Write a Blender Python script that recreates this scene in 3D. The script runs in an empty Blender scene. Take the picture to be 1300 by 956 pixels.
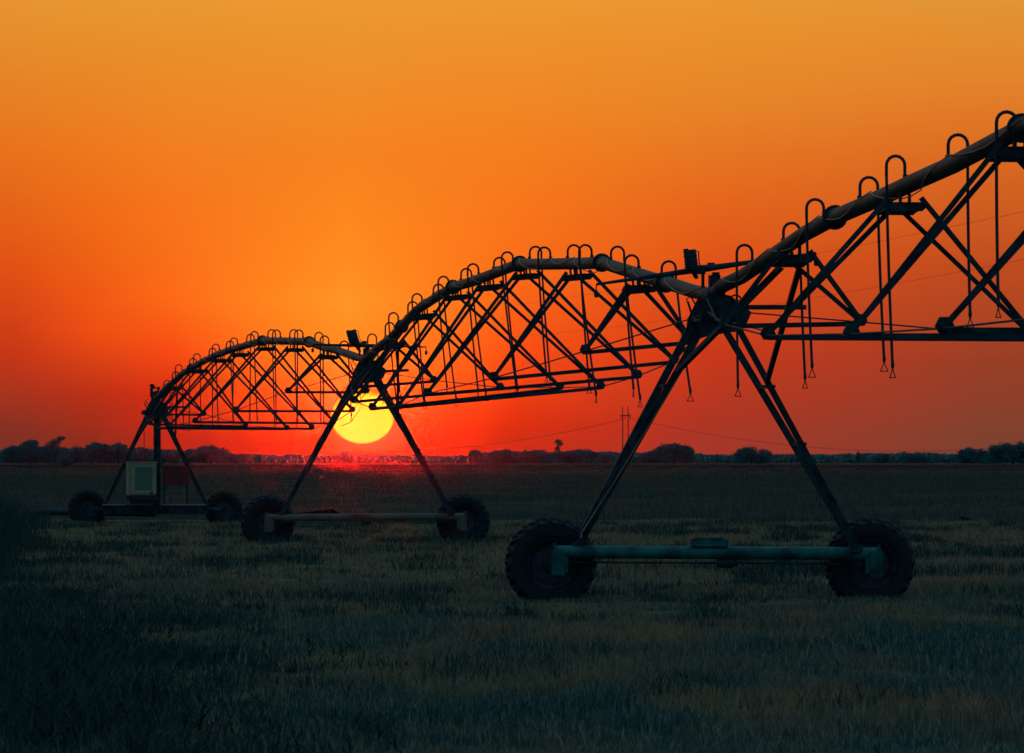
import bpy, math, random
import numpy as np
from mathutils import Vector, Matrix

random.seed(7)
rng = np.random.default_rng(11)
SC = bpy.context.scene
COL = SC.collection
F, HX, HY, EYE = 8000.0, 650.0, 583.0, 1.87      # long lens in photo pixels, horizon row, eye height

# ------------------------------------------------------------------ camera
cam = bpy.data.cameras.new("camera")
co = bpy.data.objects.new("camera", cam)
COL.objects.link(co)
co.location = (0, 0, EYE)
co.rotation_euler = (math.radians(90), 0, 0)
cam.sensor_width = 36
cam.lens = F / 1300.0 * 36
cam.shift_y = (HY - 478.0) / 1300.0
cam.clip_start = 0.5
cam.clip_end = 40000
cam.dof.use_dof = True
cam.dof.focus_distance = 92
cam.dof.aperture_fstop = 13
SC.camera = co
SC.view_settings.view_transform = 'Standard'
SC.view_settings.look = 'None'
SC.view_settings.exposure = 0
SC.view_settings.gamma = 1
SC.cycles.max_bounces = 4
SC.cycles.volume_bounces = 1
SC.cycles.transparent_max_bounces = 8

SUN_X, SUN_Y = 460.0, 530.0                      # where the sun stands (photo pixels)
SUN_AZ = (SUN_X - HX) / F
SUN_EL = (HY - SUN_Y) / F


def lin(c):
    out = []
    for v in c[:3]:
        v = v / 255.0
        out.append(v / 12.92 if v <= 0.04045 else ((v + 0.055) / 1.055) ** 2.4)
    return out


# ------------------------------------------------------------------ sky
world = bpy.data.worlds.new("World")
SC.world = world
world.use_nodes = True
W = world.node_tree
W.nodes.clear()


def wn(t, **kw):
    n = W.nodes.new(t)
    for k, v in kw.items():
        setattr(n, k, v)
    return n


def wmath(op, a, b=None, c=None, clamp=False):
    n = wn('ShaderNodeMath', operation=op, use_clamp=clamp)
    for i, v in enumerate((a, b, c)):
        if v is None:
            continue
        if isinstance(v, (int, float)):
            n.inputs[i].default_value = v
        else:
            W.links.new(v, n.inputs[i])
    return n.outputs[0]


def wrange(v, a, b, interp='LINEAR'):
    n = wn('ShaderNodeMapRange', interpolation_type=interp, clamp=True)
    W.links.new(v, n.inputs[0])
    n.inputs[1].default_value = a
    n.inputs[2].default_value = b
    return n.outputs[0]


def wmix(f, a, b):
    n = wn('ShaderNodeMix', data_type='RGBA')
    W.links.new(f, n.inputs[0])
    for s, v in ((6, a), (7, b)):
        if isinstance(v, (tuple, list)):
            n.inputs[s].default_value = (*v[:3], 1)
        else:
            W.links.new(v, n.inputs[s])
    return n.outputs[2]


tc = wn('ShaderNodeTexCoord')
nrm = wn('ShaderNodeVectorMath', operation='NORMALIZE')
W.links.new(tc.outputs['Generated'], nrm.inputs[0])
sep = wn('ShaderNodeSeparateXYZ')
W.links.new(nrm.outputs[0], sep.inputs[0])
az = wmath('MULTIPLY', wmath('ARCTAN2', sep.outputs[0], sep.outputs[1]), F)    # 0 straight ahead, + to the right
el = wmath('MULTIPLY', wmath('ARCSINE', sep.outputs[2]), F)

# sky colour measured along six compass directions: (row in the photo, sRGB)
SKY = [
    (20, [(0, 231, 148, 50), (60, 230, 139, 43), (200, 232, 113, 28), (340, 226, 80, 20), (450, 197, 54, 23), (540, 131, 49, 34), (583, 115, 49, 38)]),
    (120, [(0, 232, 150, 50), (60, 231, 141, 43), (200, 238, 118, 28), (301, 239, 102, 21), (421, 237, 78, 19), (500, 182, 47, 22), (560, 140, 44, 28), (583, 130, 44, 30)]),
    (220, [(0, 234, 152, 50), (60, 233, 143, 42), (250, 245, 118, 27), (380, 252, 106, 23), (450, 244, 72, 20), (500, 206, 46, 18), (560, 178, 40, 25), (583, 160, 40, 27)]),
    (440, [(0, 236, 153, 50), (60, 236, 146, 43), (200, 246, 130, 32), (300, 255, 137, 31), (351, 255, 143, 33), (385, 255, 150, 36), (450, 255, 135, 30), (510, 255, 95, 18), (562, 218, 44, 8), (583, 205, 40, 8)]),
    (650, [(0, 238, 153, 50), (40, 237, 146, 44), (200, 245, 125, 28), (340, 250, 110, 25), (450, 247, 78, 20), (540, 205, 46, 14), (583, 186, 44, 22)]),
    (900, [(0, 233, 150, 50), (40, 234, 144, 45), (130, 231, 133, 40), (250, 230, 103, 29), (350, 220, 78, 24), (446, 200, 57, 26), (530, 174, 53, 35), (583, 160, 56, 42)]),
    (1250, [(0, 226, 148, 54), (40, 227, 142, 47), (100, 228, 132, 43), (200, 218, 105, 34), (340, 190, 75, 31), (460, 152, 62, 39), (556, 126, 65, 47), (583, 120, 64, 50)]),
]
sky_fac = wrange(el, 0, 583)
prev, prevx = None, None
for xpx, stops in SKY:
    r = wn('ShaderNodeValToRGB')
    r.color_ramp.interpolation = 'LINEAR'
    W.links.new(sky_fac, r.inputs[0])
    pts = sorted(((583 - s[0]) / 583.0, lin(s[1:])) for s in stops)
    els = r.color_ramp.elements
    els[0].position, els[0].color = pts[0][0], (*pts[0][1], 1)
    els[1].position, els[1].color = pts[-1][0], (*pts[-1][1], 1)
    for p, c in pts[1:-1]:
        e = els.new(p)
        e.color = (*c, 1)
    if prev is None:
        prev = r.outputs[0]
    else:
        prev = wmix(wrange(az, prevx - HX, xpx - HX, 'LINEAR'), prev, r.outputs[0])
    prevx = xpx
front = prev
# upward the glow cools into a dim blue-green dusk
up = wn('ShaderNodeValToRGB')
W.links.new(wrange(el, 583, 12566), up.inputs[0])
els = up.color_ramp.elements
els[0].position, els[0].color = 0.0, (0.80, 0.30, 0.034, 1)
els[1].position, els[1].color = 1.0, (0.13, 0.37, 0.58, 1)
for p, c in ((0.06, (0.55, 0.27, 0.08)), (0.16, (0.26, 0.32, 0.32)), (0.35, (0.16, 0.37, 0.53))):
    e = els.new(p)
    e.color = (*c, 1)
c1 = wmix(wrange(el, 583, 640), front, up.outputs[0])
# away from the sun side the sky is dim teal
side = wmath('ABSOLUTE', wmath('SUBTRACT', az, 0))
dusk = wn('ShaderNodeValToRGB')
W.links.new(wrange(el, 0, 12566), dusk.inputs[0])
els = dusk.color_ramp.elements
els[0].position, els[0].color = 0.0, (0.035, 0.19, 0.32, 1)
els[1].position, els[1].color = 1.0, (0.13, 0.37, 0.58, 1)
c2 = wmix(wrange(side, 900, 9500), c1, dusk.outputs[0])
# the low sun itself, flattened by refraction
dx = wmath('DIVIDE', wmath('SUBTRACT', az, SUN_X - HX), 39.0)
dy = wmath('DIVIDE', wmath('SUBTRACT', el, HY - SUN_Y), 32.5)
rr = wmath('SQRT', wmath('ADD', wmath('MULTIPLY', dx, dx), wmath('MULTIPLY', dy, dy)))
topsoft = wrange(dy, -0.2, 1.1)
disc_n = wn('ShaderNodeMapRange', clamp=True)
W.links.new(rr, disc_n.inputs[0])
W.links.new(wmath('ADD', 1.03, wmath('MULTIPLY', topsoft, 0.09)), disc_n.inputs[1])
W.links.new(wmath('SUBTRACT', 0.985, wmath('MULTIPLY', topsoft, 0.16)), disc_n.inputs[2])
disc = disc_n.outputs[0]
upper = wrange(dy, -1.0, 1.0)
sunc = wmix(upper, (1.0, 0.74, 0.035), (1.0, 0.62, 0.001))
c3 = wmix(disc, c2, sunc)
bg = wn('ShaderNodeBackground')
W.links.new(c3, bg.inputs[0])
bg.inputs[1].default_value = 1.0
wo = wn('ShaderNodeOutputWorld')
W.links.new(bg.outputs[0], wo.inputs[0])

# ------------------------------------------------------------------ sun lamp (deep red, almost set)
sl = bpy.data.lights.new("sun", 'SUN')
sl.energy = 0.43
sl.angle = math.radians(0.5)
sl.color = (1.0, 0.014, 0.006)
so = bpy.data.objects.new("sun", sl)
COL.objects.link(so)
so.location = (-40, 300, 60)
sdir = Vector((math.sin(SUN_AZ) * math.cos(SUN_EL), math.cos(SUN_AZ) * math.cos(SUN_EL), math.sin(SUN_EL)))
so.rotation_euler = (-sdir).to_track_quat('-Z', 'Y').to_euler()

HAZE_DENSITY = 1.3e-6
HAZE_G = 0.995


# ------------------------------------------------------------------ materials
def mat(name, color, rough=0.8, metal=0.0, noise=0.0, scale=8.0, spec=0.3, color2=None, island=0.0):
    m = bpy.data.materials.new(name)
    m.use_nodes = True
    t = m.node_tree
    b = t.nodes['Principled BSDF']
    b.inputs['Roughness'].default_value = rough
    b.inputs['Metallic'].default_value = metal
    b.inputs['Specular IOR Level'].default_value = spec
    if noise or color2:
        g = t.nodes.new('ShaderNodeNewGeometry')
        nz = t.nodes.new('ShaderNodeTexNoise')
        nz.inputs['Scale'].default_value = scale
        nz.inputs['Detail'].default_value = 5
        t.links.new(g.outputs['Position'], nz.inputs['Vector'])
        mr = t.nodes.new('ShaderNodeMapRange')
        mr.inputs[1].default_value = 0.36
        mr.inputs[2].default_value = 0.64
        t.links.new(nz.outputs[0], mr.inputs[0])
        c2 = color2 or tuple(min(1, c * (1 + noise)) for c in color)
        c1 = color if color2 else tuple(c * (1 - noise) for c in color)
        mx = t.nodes.new('ShaderNodeMix')
        mx.data_type = 'RGBA'
        mx.inputs[6].default_value = (*c1, 1)
        mx.inputs[7].default_value = (*c2, 1)
        if island:
            ad = t.nodes.new('ShaderNodeMath')
            ad.operation = 'MULTIPLY_ADD'
            ad.use_clamp = True
            t.links.new(g.outputs['Random Per Island'], ad.inputs[0])
            ad.inputs[1].default_value = island
            sb = t.nodes.new('ShaderNodeMath')
            sb.operation = 'SUBTRACT'
            t.links.new(mr.outputs[0], sb.inputs[0])
            sb.inputs[1].default_value = island * 0.5
            t.links.new(sb.outputs[0], ad.inputs[2])
            t.links.new(ad.outputs[0], mx.inputs[0])
        else:
            t.links.new(mr.outputs[0], mx.inputs[0])
        t.links.new(mx.outputs[2], b.inputs['Base Color'])
        bp = t.nodes.new('ShaderNodeBump')
        bp.inputs['Strength'].default_value = 0.15
        bp.inputs['Distance'].default_value = 0.02
        t.links.new(nz.outputs[0], bp.inputs['Height'])
        if not island:
            t.links.new(bp.outputs[0], b.inputs['Normal'])
    else:
        b.inputs['Base Color'].default_value = (*color, 1)
    return m


M_STEEL = mat('weathered_steel', (0.022, 0.030, 0.032), 0.75, 0.0, 0.5, 5.0, spec=0.15)
M_PIPE = mat('pipe_steel', (0.022, 0.024, 0.019), 0.6, 0.0, 0.7, 2.5, spec=0.16)
M_BEAM1 = mat('green_painted_beam', (0.012, 0.080, 0.062), 0.6, 0.0, 0.6, 4.0)
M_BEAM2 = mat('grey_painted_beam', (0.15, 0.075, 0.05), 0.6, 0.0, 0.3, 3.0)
M_RUBBER = mat('tyre_rubber', (0.012, 0.012, 0.013), 0.85, 0.0, 0.3, 12.0)
M_RIM = mat('wheel_rim', (0.045, 0.035, 0.045), 0.55, 0.2, 0.4, 9.0)
M_HOSE = mat('hose_rubber', (0.02, 0.02, 0.022), 0.6)
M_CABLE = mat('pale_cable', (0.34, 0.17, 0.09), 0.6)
M_CABLE2 = mat('dark_cable', (0.10, 0.06, 0.04), 0.7)
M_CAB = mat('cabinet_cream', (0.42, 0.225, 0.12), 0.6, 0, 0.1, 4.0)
M_VENT = mat('vent_green', (0.19, 0.22, 0.14), 0.6, 0, 0.1, 20.0)
M_RED = mat('red_box', (0.22, 0.014, 0.014), 0.6, 0, 0.2, 5.0)
M_DARK = mat('dark_plastic', (0.015, 0.018, 0.02), 0.7)
M_LEAF = mat('foliage_dark', (0.030, 0.115, 0.115), 0.95, 0, spec=0.0, color2=(0.045, 0.15, 0.14), scale=0.25, island=0.5)
M_BARK = mat('bark', (0.05, 0.04, 0.03), 0.95, 0, 0.3, 1.0)
M_WEED = mat('weed_leaves', (0.022, 0.034, 0.028), 0.95, 0, color2=(0.050, 0.060, 0.042), scale=0.8, island=0.6, spec=0.1)
M_WOOD = mat('pole_wood', (0.06, 0.05, 0.045), 0.9)


def translucent(m, amount):
    t = m.node_tree
    b = t.nodes['Principled BSDF']
    o = t.nodes['Material Output']
    tr = t.nodes.new('ShaderNodeBsdfTranslucent')
    src = b.inputs['Base Color'].links[0].from_socket
    t.links.new(src, tr.inputs[0])
    mx = t.nodes.new('ShaderNodeMixShader')
    mx.inputs[0].default_value = amount
    t.links.new(b.outputs[0], mx.inputs[1])
    t.links.new(tr.outputs[0], mx.inputs[2])
    t.links.new(mx.outputs[0], o.inputs['Surface'])


# ------------------------------------------------------------------ mesh builder
class MB:
    def __init__(s):
        s.v, s.f = [], []

    def add(s, vs, fs):
        o = len(s.v)
        s.v += [tuple(p) for p in vs]
        s.f += [tuple(i + o for i in f) for f in fs]

    @staticmethod
    def frame(d, up=None):
        d = d.normalized()
        up = up or Vector((0, 0, 1))
        if abs(d.dot(up)) > 0.98:
            up = Vector((0, 1, 0)) if abs(d.y) < 0.9 else Vector((1, 0, 0))
        a = d.cross(up).normalized()
        b = a.cross(d).normalized()
        return a, b

    def tube(s, path, r, n=8, caps=True):
        path = [Vector(p) for p in path]
        rs = r if isinstance(r, (list, tuple)) else [r] * len(path)
        vs = []
        for i, p in enumerate(path):
            q0 = path[max(0, i - 1)]
            q1 = path[min(len(path) - 1, i + 1)]
            d = (q1 - q0)
            if d.length < 1e-9:
                d = Vector((0, 0, 1))
            if i == 0:
                a, b = s.frame(d)
            else:
                d.normalize()
                a = (a - d * a.dot(d)).normalized()
                b = a.cross(d).normalized()
            for k in range(n):
                t = 2 * math.pi * k / n
                vs.append(p + (a * math.cos(t) + b * math.sin(t)) * rs[i])
        fs = []
        for i in range(len(path) - 1):
            for k in range(n):
                fs.append((i * n + k, i * n + (k + 1) % n, (i + 1) * n + (k + 1) % n, (i + 1) * n + k))
        if caps:
            fs.append(tuple(range(n))[::-1])
            fs.append(tuple((len(path) - 1) * n + k for k in range(n)))
        s.add(vs, fs)

    def prism(s, prof, p0, p1, a, b):
        n = len(prof)
        vs = [p0 + a * x + b * y for x, y in prof] + [p1 + a * x + b * y for x, y in prof]
        fs = [(k, (k + 1) % n, n + (k + 1) % n, n + k) for k in range(n)]
        fs += [tuple(range(n))[::-1], tuple(range(n, 2 * n))]
        s.add(vs, fs)

    def angle(s, p0, p1, w, t=0.007, up=None, flip=1):
        """an L shaped angle iron"""
        p0, p1 = Vector(p0), Vector(p1)
        a, b = s.frame(p1 - p0, up)
        a = a * flip
        prof = [(-w / 2, -w / 2), (w / 2, -w / 2), (w / 2, -w / 2 + t), (-w / 2 + t, -w / 2 + t), (-w / 2 + t, w / 2), (-w / 2, w / 2)]
        s.prism(prof, p0, p1, a, b)

    def box(s, c, ax, ay, az_, hx, hy, hz):
        c = Vector(c)
        vs = []
        for i in (-1, 1):
            for j in (-1, 1):
                for k in (-1, 1):
                    vs.append(c + ax * (i * hx) + ay * (j * hy) + az_ * (k * hz))
        fs = [(0, 1, 3, 2), (4, 6, 7, 5), (0, 4, 5, 1), (2, 3, 7, 6), (0, 2, 6, 4), (1, 5, 7, 3)]
        s.add(vs, fs)

    def plate(s, pts, n, t):
        """flat polygon of points, thickness t along n"""
        pts = [Vector(p) for p in pts]
        k = len(pts)
        vs = [p - n * (t / 2) for p in pts] + [p + n * (t / 2) for p in pts]
        fs = [(i, (i + 1) % k, k + (i + 1) % k, k + i) for i in range(k)]
        fs += [tuple(range(k))[::-1], tuple(range(k, 2 * k))]
        s.add(vs, fs)

    def lathe(s, c, axis, prof, n=40):
        """prof = [(along, radius)]"""
        c = Vector(c)
        a, b = s.frame(axis)
        axis = axis.normalized()
        vs, m = [], len(prof)
        for k in range(n):
            t = 2 * math.pi * k / n
            rd = a * math.cos(t) + b * math.sin(t)
            for u, r in prof:
                vs.append(c + axis * u + rd * r)
        fs = []
        for k in range(n):
            k2 = (k + 1) % n
            for i in range(m - 1):
                fs.append((k * m + i, k * m + i + 1, k2 * m + i + 1, k2 * m + i))
        s.add(vs, fs)

    def build(s, name, m, parent=None, smooth=False, loc=None):
        org = Vector((0, 0, 0))
        if parent is not None:
            r = parent
            while r.parent:
                r = r.parent
            org = Vector(r.location)
        elif loc is not None:
            org = Vector(loc)
        me = bpy.data.meshes.new(name)
        me.from_pydata([(x - org.x, y - org.y, z - org.z) for x, y, z in s.v], [], s.f)
        me.materials.append(m)
        if smooth:
            me.polygons.foreach_set('use_smooth', [True] * len(me.polygons))
            try:
                me.set_sharp_from_angle(angle=math.radians(40))
            except Exception:
                pass
        me.update()
        o = bpy.data.objects.new(name, me)
        COL.objects.link(o)
        if parent is not None:
            o.parent = parent
        elif loc is not None:
            o.location = loc
        return o


def empty(name, loc, label, cat, group=None):
    o = bpy.data.objects.new(name, None)
    COL.objects.link(o)
    o.location = loc
    o.empty_display_size = 0.2
    o['label'] = label
    o['category'] = cat
    if group:
        o['group'] = group
    return o


def kind(o, k):
    o['kind'] = k
    return o


def px(x, y, D):
    """world point that stands D metres off in the direction seen at photo pixel x,y"""
    return Vector(((x - HX) * D / F, D, EYE + (HY - y) * D / F))


def ground_z(x, y):
    x = np.asarray(x, float)
    y = np.asarray(y, float)
    d = np.clip((y - 150) / 55.0, 0, 1)
    d = d * d * (3 - 2 * d)
    near = np.clip(1 - y / 320.0, 0, 1)
    bump = 0.025 * np.sin(x * 0.9 + y * 0.13) + 0.02 * np.sin(x * 0.37 - y * 0.31 + 1.3) + 0.012 * np.sin(y * 1.1 + x * 0.2)
    return -0.22 * d + bump * near * 1.0 - 0.02


def gz(x, y):
    return float(ground_z(x, y))


# ------------------------------------------------------------------ ground: one sheet to the horizon
def grid_mesh(name, xs, ys, zf, m):
    X, Y = np.meshgrid(xs, ys)
    Z = zf(X, Y)
    v = np.stack([X.ravel(), Y.ravel(), Z.ravel()], 1)
    nx, ny = len(xs), len(ys)
    i = np.arange(nx - 1)[None, :] + nx * np.arange(ny - 1)[:, None]
    f = np.stack([i, i + 1, i + 1 + nx, i + nx], -1).reshape(-1, 4)
    return np_mesh(name, v, f, m)


def np_mesh(name, v, f, m):
    me = bpy.data.meshes.new(name)
    k = f.shape[1]
    me.vertices.add(len(v))
    me.vertices.foreach_set('co', v.astype(np.float32).ravel())
    me.loops.add(f.size)
    me.loops.foreach_set('vertex_index', f.astype(np.int32).ravel())
    me.polygons.add(len(f))
    me.polygons.foreach_set('loop_start', np.arange(0, f.size, k, dtype=np.int32))
    me.polygons.foreach_set('loop_total', np.full(len(f), k, dtype=np.int32))
    me.update(calc_edges=True)
    me.materials.append(m)
    o = bpy.data.objects.new(name, me)
    COL.objects.link(o)
    return o


def ground_material(name, green, dry, soil, edge=213.0, bump=0.6, island=None):
    m = bpy.data.materials.new(name)
    m.use_nodes = True
    t = m.node_tree
    b = t.nodes['Principled BSDF']
    b.inputs['Roughness'].default_value = 1.0
    b.inputs['Specular IOR Level'].default_value = 0.05
    g = t.nodes.new('ShaderNodeNewGeometry')

    def noise(scale, det=6, sx=1, sy=1):
        mp = t.nodes.new('ShaderNodeMapping')
        mp.inputs['Scale'].default_value = (sx, sy, 1)
        t.links.new(g.outputs['Position'], mp.inputs[0])
        n = t.nodes.new('ShaderNodeTexNoise')
        n.inputs['Scale'].default_value = scale
        n.inputs['Detail'].default_value = det
        t.links.new(mp.outputs[0], n.inputs['Vector'])
        return n.outputs[0]

    def rng_(v, a, c):
        r = t.nodes.new('ShaderNodeMapRange')
        r.inputs[1].default_value = a
        r.inputs[2].default_value = c
        t.links.new(v, r.inputs[0])
        return r.outputs[0]

    def mix(f, a, c):
        x = t.nodes.new('ShaderNodeMix')
        x.data_type = 'RGBA'
        t.links.new(f, x.inputs[0])
        for s, vv in ((6, a), (7, c)):
            if isinstance(vv, tuple):
                x.inputs[s].default_value = (*vv, 1)
            else:
                t.links.new(vv, x.inputs[s])
        return x.outputs[2]

    sp = t.nodes.new('ShaderNodeSeparateXYZ')
    t.links.new(g.outputs['Position'], sp.inputs[0])
    yy = t.nodes.new('ShaderNodeMath')
    yy.operation = 'MULTIPLY_ADD'
    t.links.new(noise(0.06, 4, 1, 0.5), yy.inputs[0])
    yy.inputs[1].default_value = 90.0
    t.links.new(sp.outputs[1], yy.inputs[2])
    dryf = rng_(yy.outputs[0], 105, 165)
    c = mix(rng_(noise(0.35, 6, 1, 0.35), 0.46, 0.60), green, dry)
    c = mix(dryf, c, dry)
    c = mix(rng_(noise(1.3, 6, 1, 0.6), 0.5, 0.62), c, soil)
    if island:
        c = mix(rng_(g.outputs['Random Per Island'], 0.70, 0.98), c, island)
        c = mix(rng_(g.outputs['Random Per Island'], 0.30, 0.0), c, tuple(v * 0.45 for v in green))
    t.links.new(c, b.inputs['Base Color'])
    bp = t.nodes.new('ShaderNodeBump')
    bp.inputs['Strength'].default_value = bump
    bp.inputs['Distance'].default_value = 0.1
    t.links.new(noise(5, 8), bp.inputs['Height'])
    t.links.new(bp.outputs[0], b.inputs['Normal'])
    return m


GREEN, DRY, SOIL = (0.050, 0.065, 0.048), (0.17, 0.095, 0.045), (0.060, 0.050, 0.036)
M_GROUND = ground_material('field_ground', GREEN, DRY, SOIL)
M_GRASS = ground_material('grass_blades', (0.046, 0.094, 0.082), (0.34, 0.170, 0.080), (0.150, 0.115, 0.068), island=(0.36, 0.25, 0.15))
xs = np.concatenate([-np.geomspace(3100, 42, 24), np.arange(-40, 40.1, 1.0), np.geomspace(42, 3100, 24)])
ys = np.concatenate([np.arange(-60, 20, 10), np.arange(20, 240, 1.0), np.geomspace(241, 5700, 50)])
kind(grid_mesh('ground', xs, ys, ground_z, M_GROUND), 'structure')


# ------------------------------------------------------------------ blades of grass / weeds as one mesh
def blade_field(name, m, n, ymin, ymax, spread, hfun, wfun, blades, lean=0.35, dens=None, kindname='stuff', label=None, cat=None, power=1.0, rad=0.05):
    # tufts over a wedge of ground, uniform per square metre
    u = rng.random(n)
    y = np.sqrt(ymin ** 2 + u * (ymax ** 2 - ymin ** 2))
    x = (rng.random(n) * 2 - 1) * spread * y
    if dens is not None:
        keep = rng.random(n) < dens(x, y)
        x, y = x[keep], y[keep]
    n = len(x)
    z = ground_z(x, y) - 0.01
    th = hfun(x, y)
    B = blades
    X = np.repeat(x, B) + rng.normal(0, rad, n * B)
    Y = np.repeat(y, B) + rng.normal(0, rad, n * B)
    Z = np.repeat(z, B)
    H = np.repeat(th, B) * rng.uniform(0.45, 1.15, n * B)
    Wd = wfun(Y) * rng.uniform(0.6, 1.3, n * B)
    a = rng.random(n * B) * 2 * math.pi
    ca, sa = np.cos(a), np.sin(a)
    la = rng.random(n * B) * 2 * math.pi
    ln = rng.normal(0, lean, n * B) * H
    lx, ly = np.cos(la) * ln, np.sin(la) * ln
    N = n * B
    v = np.zeros((N, 5, 3))
    v[:, 0] = np.stack([X - ca * Wd, Y - sa * Wd, Z], 1)
    v[:, 1] = np.stack([X + ca * Wd, Y + sa * Wd, Z], 1)
    v[:, 2] = np.stack([X + ca * Wd * .8 + lx * .35, Y + sa * Wd * .8 + ly * .35, Z + H * .6], 1)
    v[:, 3] = np.stack([X - ca * Wd * .8 + lx * .35, Y - sa * Wd * .8 + ly * .35, Z + H * .6], 1)
    v[:, 4] = np.stack([X + lx, Y + ly, Z + H], 1)
    base = (np.arange(N) * 5)[:, None]
    t1 = base + np.array([0, 1, 2])
    t2 = base + np.array([0, 2, 3])
    t3 = base + np.array([3, 2, 4])
    f = np.concatenate([t1, t2, t3])
    o = np_mesh(name, v.reshape(-1, 3), f, m)
    o['kind'] = kindname
    if label:
        o['label'] = label
    if cat:
        o['category'] = cat
    return o


_tab = rng.random((256, 256))


def vnoise(x, y):
    xi, yi = np.floor(x).astype(int), np.floor(y).astype(int)
    fx, fy = x - xi, y - yi
    fx, fy = fx * fx * (3 - 2 * fx), fy * fy * (3 - 2 * fy)
    g = lambda i, j: _tab[i % 256, j % 256]
    return (g(xi, yi) * (1 - fx) + g(xi + 1, yi) * fx) * (1 - fy) + (g(xi, yi + 1) * (1 - fx) + g(xi + 1, yi + 1) * fx) * fy


def patch(x, y, s=1.0, ph=0.0):
    q = vnoise(x * 0.9 * s + 40 * ph, y * 0.30 * s + 17 * ph) * 0.5 + vnoise(x * 2.3 * s, y * 1.0 * s + 9 * ph) * 0.3 + vnoise(x * 6 * s, y * 3.0 * s) * 0.2
    return np.clip((q - 0.5) * 1.7 + 0.5, 0, 1)


def _patch_old(x, y, s=1.0, ph=0.0):
    return 0.5 + 0.25 * np.sin(x * 1.3 * s + y * 0.23 * s + ph) + 0.25 * np.sin(x * 0.5 * s - y * 0.41 * s + 2 * ph + 1.0)


# wheel ruts leave short grass
def grass_h(x, y):
    p = patch(x, y, 0.7, 0.4)
    rut = np.exp(-((y - 97 - 0.08 * x) / 1.2) ** 2) + 0 + np.exp(-((y - 71 - 0.05 * x) / 0.9) ** 2)
    front = 0
    low = 0.82 * np.exp(-((y - 82.0) / 2.4) ** 2) + 0.7 * np.exp(-((y - 139.5) / 3.5) ** 2)
    return (0.045 + 0.20 * p ** 1.4) * (1 - 0.5 * np.clip(rut, 0, 1)) * (1 - low)


def dark_weed_mask(x, y):
    sx = HX + x / y * F
    edge = 520 - (y - 42) * 6.0 + 200 * (vnoise(x * 0.9 + 5, y * 0.35) - 0.5) + 160 * (vnoise(x * 2.5, y * 1.2) - 0.5)
    return np.clip((edge + 90 - sx) / 560.0, 0, 1)


def grass_cover(x, y):
    t1_ = np.exp(-((y - 85.3 - 0.1 * x) / 0.45) ** 2) + np.exp(-((y - 78.6 + 0.35 * x) / 0.5) ** 2) + np.exp(-((y - 75.5 + 0.33 * x) / 0.45) ** 2) + np.exp(-((y - 64 - 0.1 * x) / 0.35) ** 2)
    bare = np.clip((vnoise(x * 1.1 + 70, y * 0.5 + 30) - 0.62) * 5, 0, 1)
    return np.clip(1 - 0.75 * np.clip(t1_, 0, 1) - 0.6 * bare, 0.08, 1)


translucent(M_GRASS, 0.26)
GL = 'short green and straw coloured stubble grass covering the near field'
blade_field('grass', M_GRASS, 60000, 36, 92, 0.105, grass_h, lambda y: 0.0035 + 0.00003 * y, 9, 0.4, dens=grass_cover, label=GL, cat='grass')
blade_field('grass', M_GRASS, 70000, 90, 214, 0.105, lambda x, y: 0.8 * grass_h(x, y), lambda y: 0.003 + 0.00005 * y, 6, 0.4, label='dry short grass further out around the far wheels', cat='grass', rad=0.09)


M_STALK = mat('dry_stalks', (0.10, 0.08, 0.05), 0.9, 0, color2=(0.40, 0.25, 0.13), scale=1.5, island=0.8, spec=0.05)
blade_field('dry_stalks', M_STALK, 9000, 38, 205, 0.105, lambda x, y: (0.20 + 0.14 * patch(x, y, 0.6, 5.0)) * (1 - 0.7 * np.exp(-((y - 82.0) / 2.4) ** 2) - 0.6 * np.exp(-((y - 139.5) / 3.5) ** 2)), lambda y: 0.0022 + 0.00002 * y, 3, 0.3,
            dens=lambda x, y: np.clip(patch(x, y, 0.5, 1.7) * 1.4 - 0.15, 0.05, 1), label='sparse pale dry stalks standing out of the short grass', cat='grass', rad=0.12)


def edge_y(x):
    return 214 + 2.0 * np.sin(x * 0.35) + 1.2 * np.sin(x * 1.1 + 1) - 9 * vnoise(x * 0.7 + 3, x * 0 + 2) ** 2


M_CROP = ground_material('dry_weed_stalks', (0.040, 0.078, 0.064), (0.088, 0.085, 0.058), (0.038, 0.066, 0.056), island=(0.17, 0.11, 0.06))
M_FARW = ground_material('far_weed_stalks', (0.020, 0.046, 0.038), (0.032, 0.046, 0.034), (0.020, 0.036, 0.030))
M_CANOPY = ground_material('shaded_weed_tops', (0.018, 0.026, 0.020), (0.034, 0.028, 0.018), (0.016, 0.020, 0.016))  # sheet colour darkened to stand in for the shade among the stalks
translucent(M_CROP, 0.18)
blade_field('tall_dry_weeds', M_CROP, 100000, 209, 760, 0.105,
            lambda x, y: 0.50 + 0.22 * patch(x, y, 0.5, 1.1), lambda y: 0.006 + 0.00004 * y, 6, 0.25,
            dens=lambda x, y: (y > edge_y(x)) * np.clip(1.25 - (y - 213) / 420, 0.12, 1),
            label='waist high dry weeds beyond the mown strip', cat='weeds', rad=0.16)
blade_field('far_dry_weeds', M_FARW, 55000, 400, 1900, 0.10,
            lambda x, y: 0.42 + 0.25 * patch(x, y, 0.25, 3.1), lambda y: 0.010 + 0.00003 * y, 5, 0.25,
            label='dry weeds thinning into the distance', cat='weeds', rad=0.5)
blade_field('weed_patch', M_WEED, 24000, 37, 112, 0.105,
            lambda x, y: 0.12 + 0.36 * patch(x, y, 1.1, 2.0) ** 1.3 * dark_weed_mask(x, y), lambda y: 0.010 + 0 * y, 11, 0.65,
            dens=lambda x, y: dark_weed_mask(x, y) ** 1.2,
            label='dark leafy weeds filling the near left of the field', cat='weeds', rad=0.10)


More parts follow.
